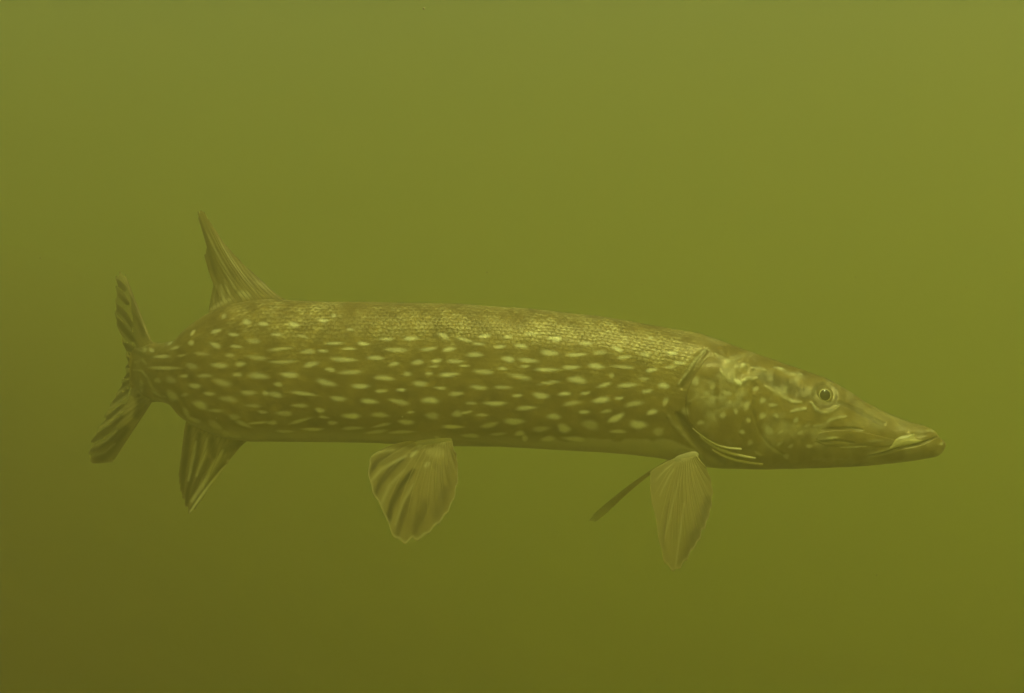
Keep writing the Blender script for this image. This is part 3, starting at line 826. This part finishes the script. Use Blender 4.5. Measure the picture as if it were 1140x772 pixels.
fin('pectoral_fin', [(0,752,509,.030),(1,745,513,.048)],
    [(0,672,564,.060),(.2,662,572,.072),(.5,656,580,.092),(.8,663,581,.105),(1,676,571,.112)], 0.03, 12,
    'far pectoral fin seen edge on, trailing backward', (), (), scallop=0.03, mat=M_TAIL)

# fleshy root of the near pectoral and pelvic fins
def lobe(name, a, b_, ra, rb, parent, label=None):
    A_, B_ = np.array(a), np.array(b_)
    n, m_ = 20, 20
    ax_ = B_ - A_; L = np.linalg.norm(ax_); ax_ /= L
    u = np.cross(ax_, [0, 1, 0]); u /= np.linalg.norm(u); v = np.cross(ax_, u)
    vs_ = []
    for i in range(n):
        q = i / (n - 1)
        r = (ra * (1 - q) + rb * q) * math.sqrt(max(0.02, 1 - (2 * q - 1) ** 4))
        for k in range(m_):
            f = 2 * math.pi * k / m_
            vs_.append(A_ + ax_ * L * q + r * (math.cos(f) * u + 0.55 * math.sin(f) * v))
    vs_ = np.array(vs_)
    fl = [tuple(r) for r in grid_faces(n, m_, True)] + [tuple(range(m_)), tuple((n - 1) * m_ + i for i in range(m_ - 1, -1, -1))]
    pxs = np.stack(proj(vs_), -1)
    pg = np.tile([[.38, 0, 0, 1]], (len(vs_), 1)); u3 = np.concatenate([pxs, np.zeros((len(pxs), 1))], 1)
    return mesh_obj(name, vs_, fl, M_SKIN, parent, attrs={'pigment': pg, 'skin_uv': u3})
lobe('fin_root', P(778, 506, -.044), P(750, 514, -.040), 5.5 * S, 5 * S, pike)
lobe('fin_root', P(778, 506, .044), P(750, 514, .040), 5.5 * S, 5 * S, pike)
lobe('fin_root', P(503, 490, -.032), P(462, 493, -.024), 4.5 * S, 4 * S, pike)
lobe('fin_root', P(503, 490, .032), P(462, 493, .024), 4.5 * S, 4 * S, pike)

# thing's origin at its base: shift the empty under the belly, parts stay where they are
org = Vector(P(560, 498, 0.0))
pike.location = org
for ch in pike.children:
    ch.matrix_parent_inverse.translation = -org

# ------------------------------------------------------------------ drifting flecks of silt
fv, ff = [], []
fr = np.random.default_rng(77)
for k in range(260):
    d = fr.uniform(0.45, 3.2)
    c = np.array([fr.uniform(-0.5, 0.5) * d, -D + d, ZC + fr.uniform(-0.32, 0.32) * d])
    if k == 0:
        c = P(472, 9, -0.25)
    if abs(c[1]) < 0.10 and k:
        c[1] -= 0.25
    r = fr.uniform(0.00018, 0.00042) * min(1.6, d) * (3.0 if k == 0 else 1.0)
    b0 = len(fv)
    for ax_ in ((1, 0, 0), (-1, 0, 0), (0, 1, 0), (0, -1, 0), (0, 0, 1), (0, 0, -1)):
        fv.append(c + np.array(ax_) * r * fr.uniform(0.5, 1.8, 3) + fr.normal(0, r * 0.15, 3))
    ff += [(b0 + i, b0 + j_, b0 + k_) for i, j_, k_ in ((0, 2, 4), (2, 1, 4), (1, 3, 4), (3, 0, 4), (2, 0, 5), (1, 2, 5), (3, 1, 5), (0, 3, 5))]
M_SILT = plain_material('silt_fleck', (0.35, 0.30, 0.14), (0.7, 0.66, 0.4), 0.7)
fl_ = mesh_obj('drifting_silt', np.array(fv), ff, M_SILT)
fl_['kind'] = 'stuff'
fl_['label'] = 'tiny pale flecks of silt drifting in the water'
fl_['category'] = 'silt'

# ------------------------------------------------------------------ the murky water
hz_v = np.array([(x, y, z) for x in (-17, 17) for y in (-13, 17) for z in (-1.0, ZC + 2.3)], float)
hz_f = [(0, 1, 3, 2), (4, 6, 7, 5), (0, 4, 5, 1), (2, 3, 7, 6), (0, 2, 6, 4), (1, 5, 7, 3)]
mw = bpy.data.materials.new('murky_water')
mw.use_nodes = True
mw.node_tree.nodes.clear()
mo = mw.node_tree.nodes.new('ShaderNodeOutputMaterial')
pv = mw.node_tree.nodes.new('ShaderNodeVolumePrincipled')
pv.inputs['Color'].default_value = (0.664, 0.596, 0.39, 1)
pv.inputs['Absorption Color'].default_value = (0.393, 0.594, 0.0, 1)
pv.inputs['Density'].default_value = 0.56
pv.inputs['Anisotropy'].default_value = 0.72
mw.node_tree.links.new(pv.outputs[0], mo.inputs['Volume'])
haze = mesh_obj('haze', hz_v, hz_f, mw, smooth=False)
haze['kind'] = 'stuff'
haze['label'] = 'murky olive green lake water filling the whole view'
haze['category'] = 'water'
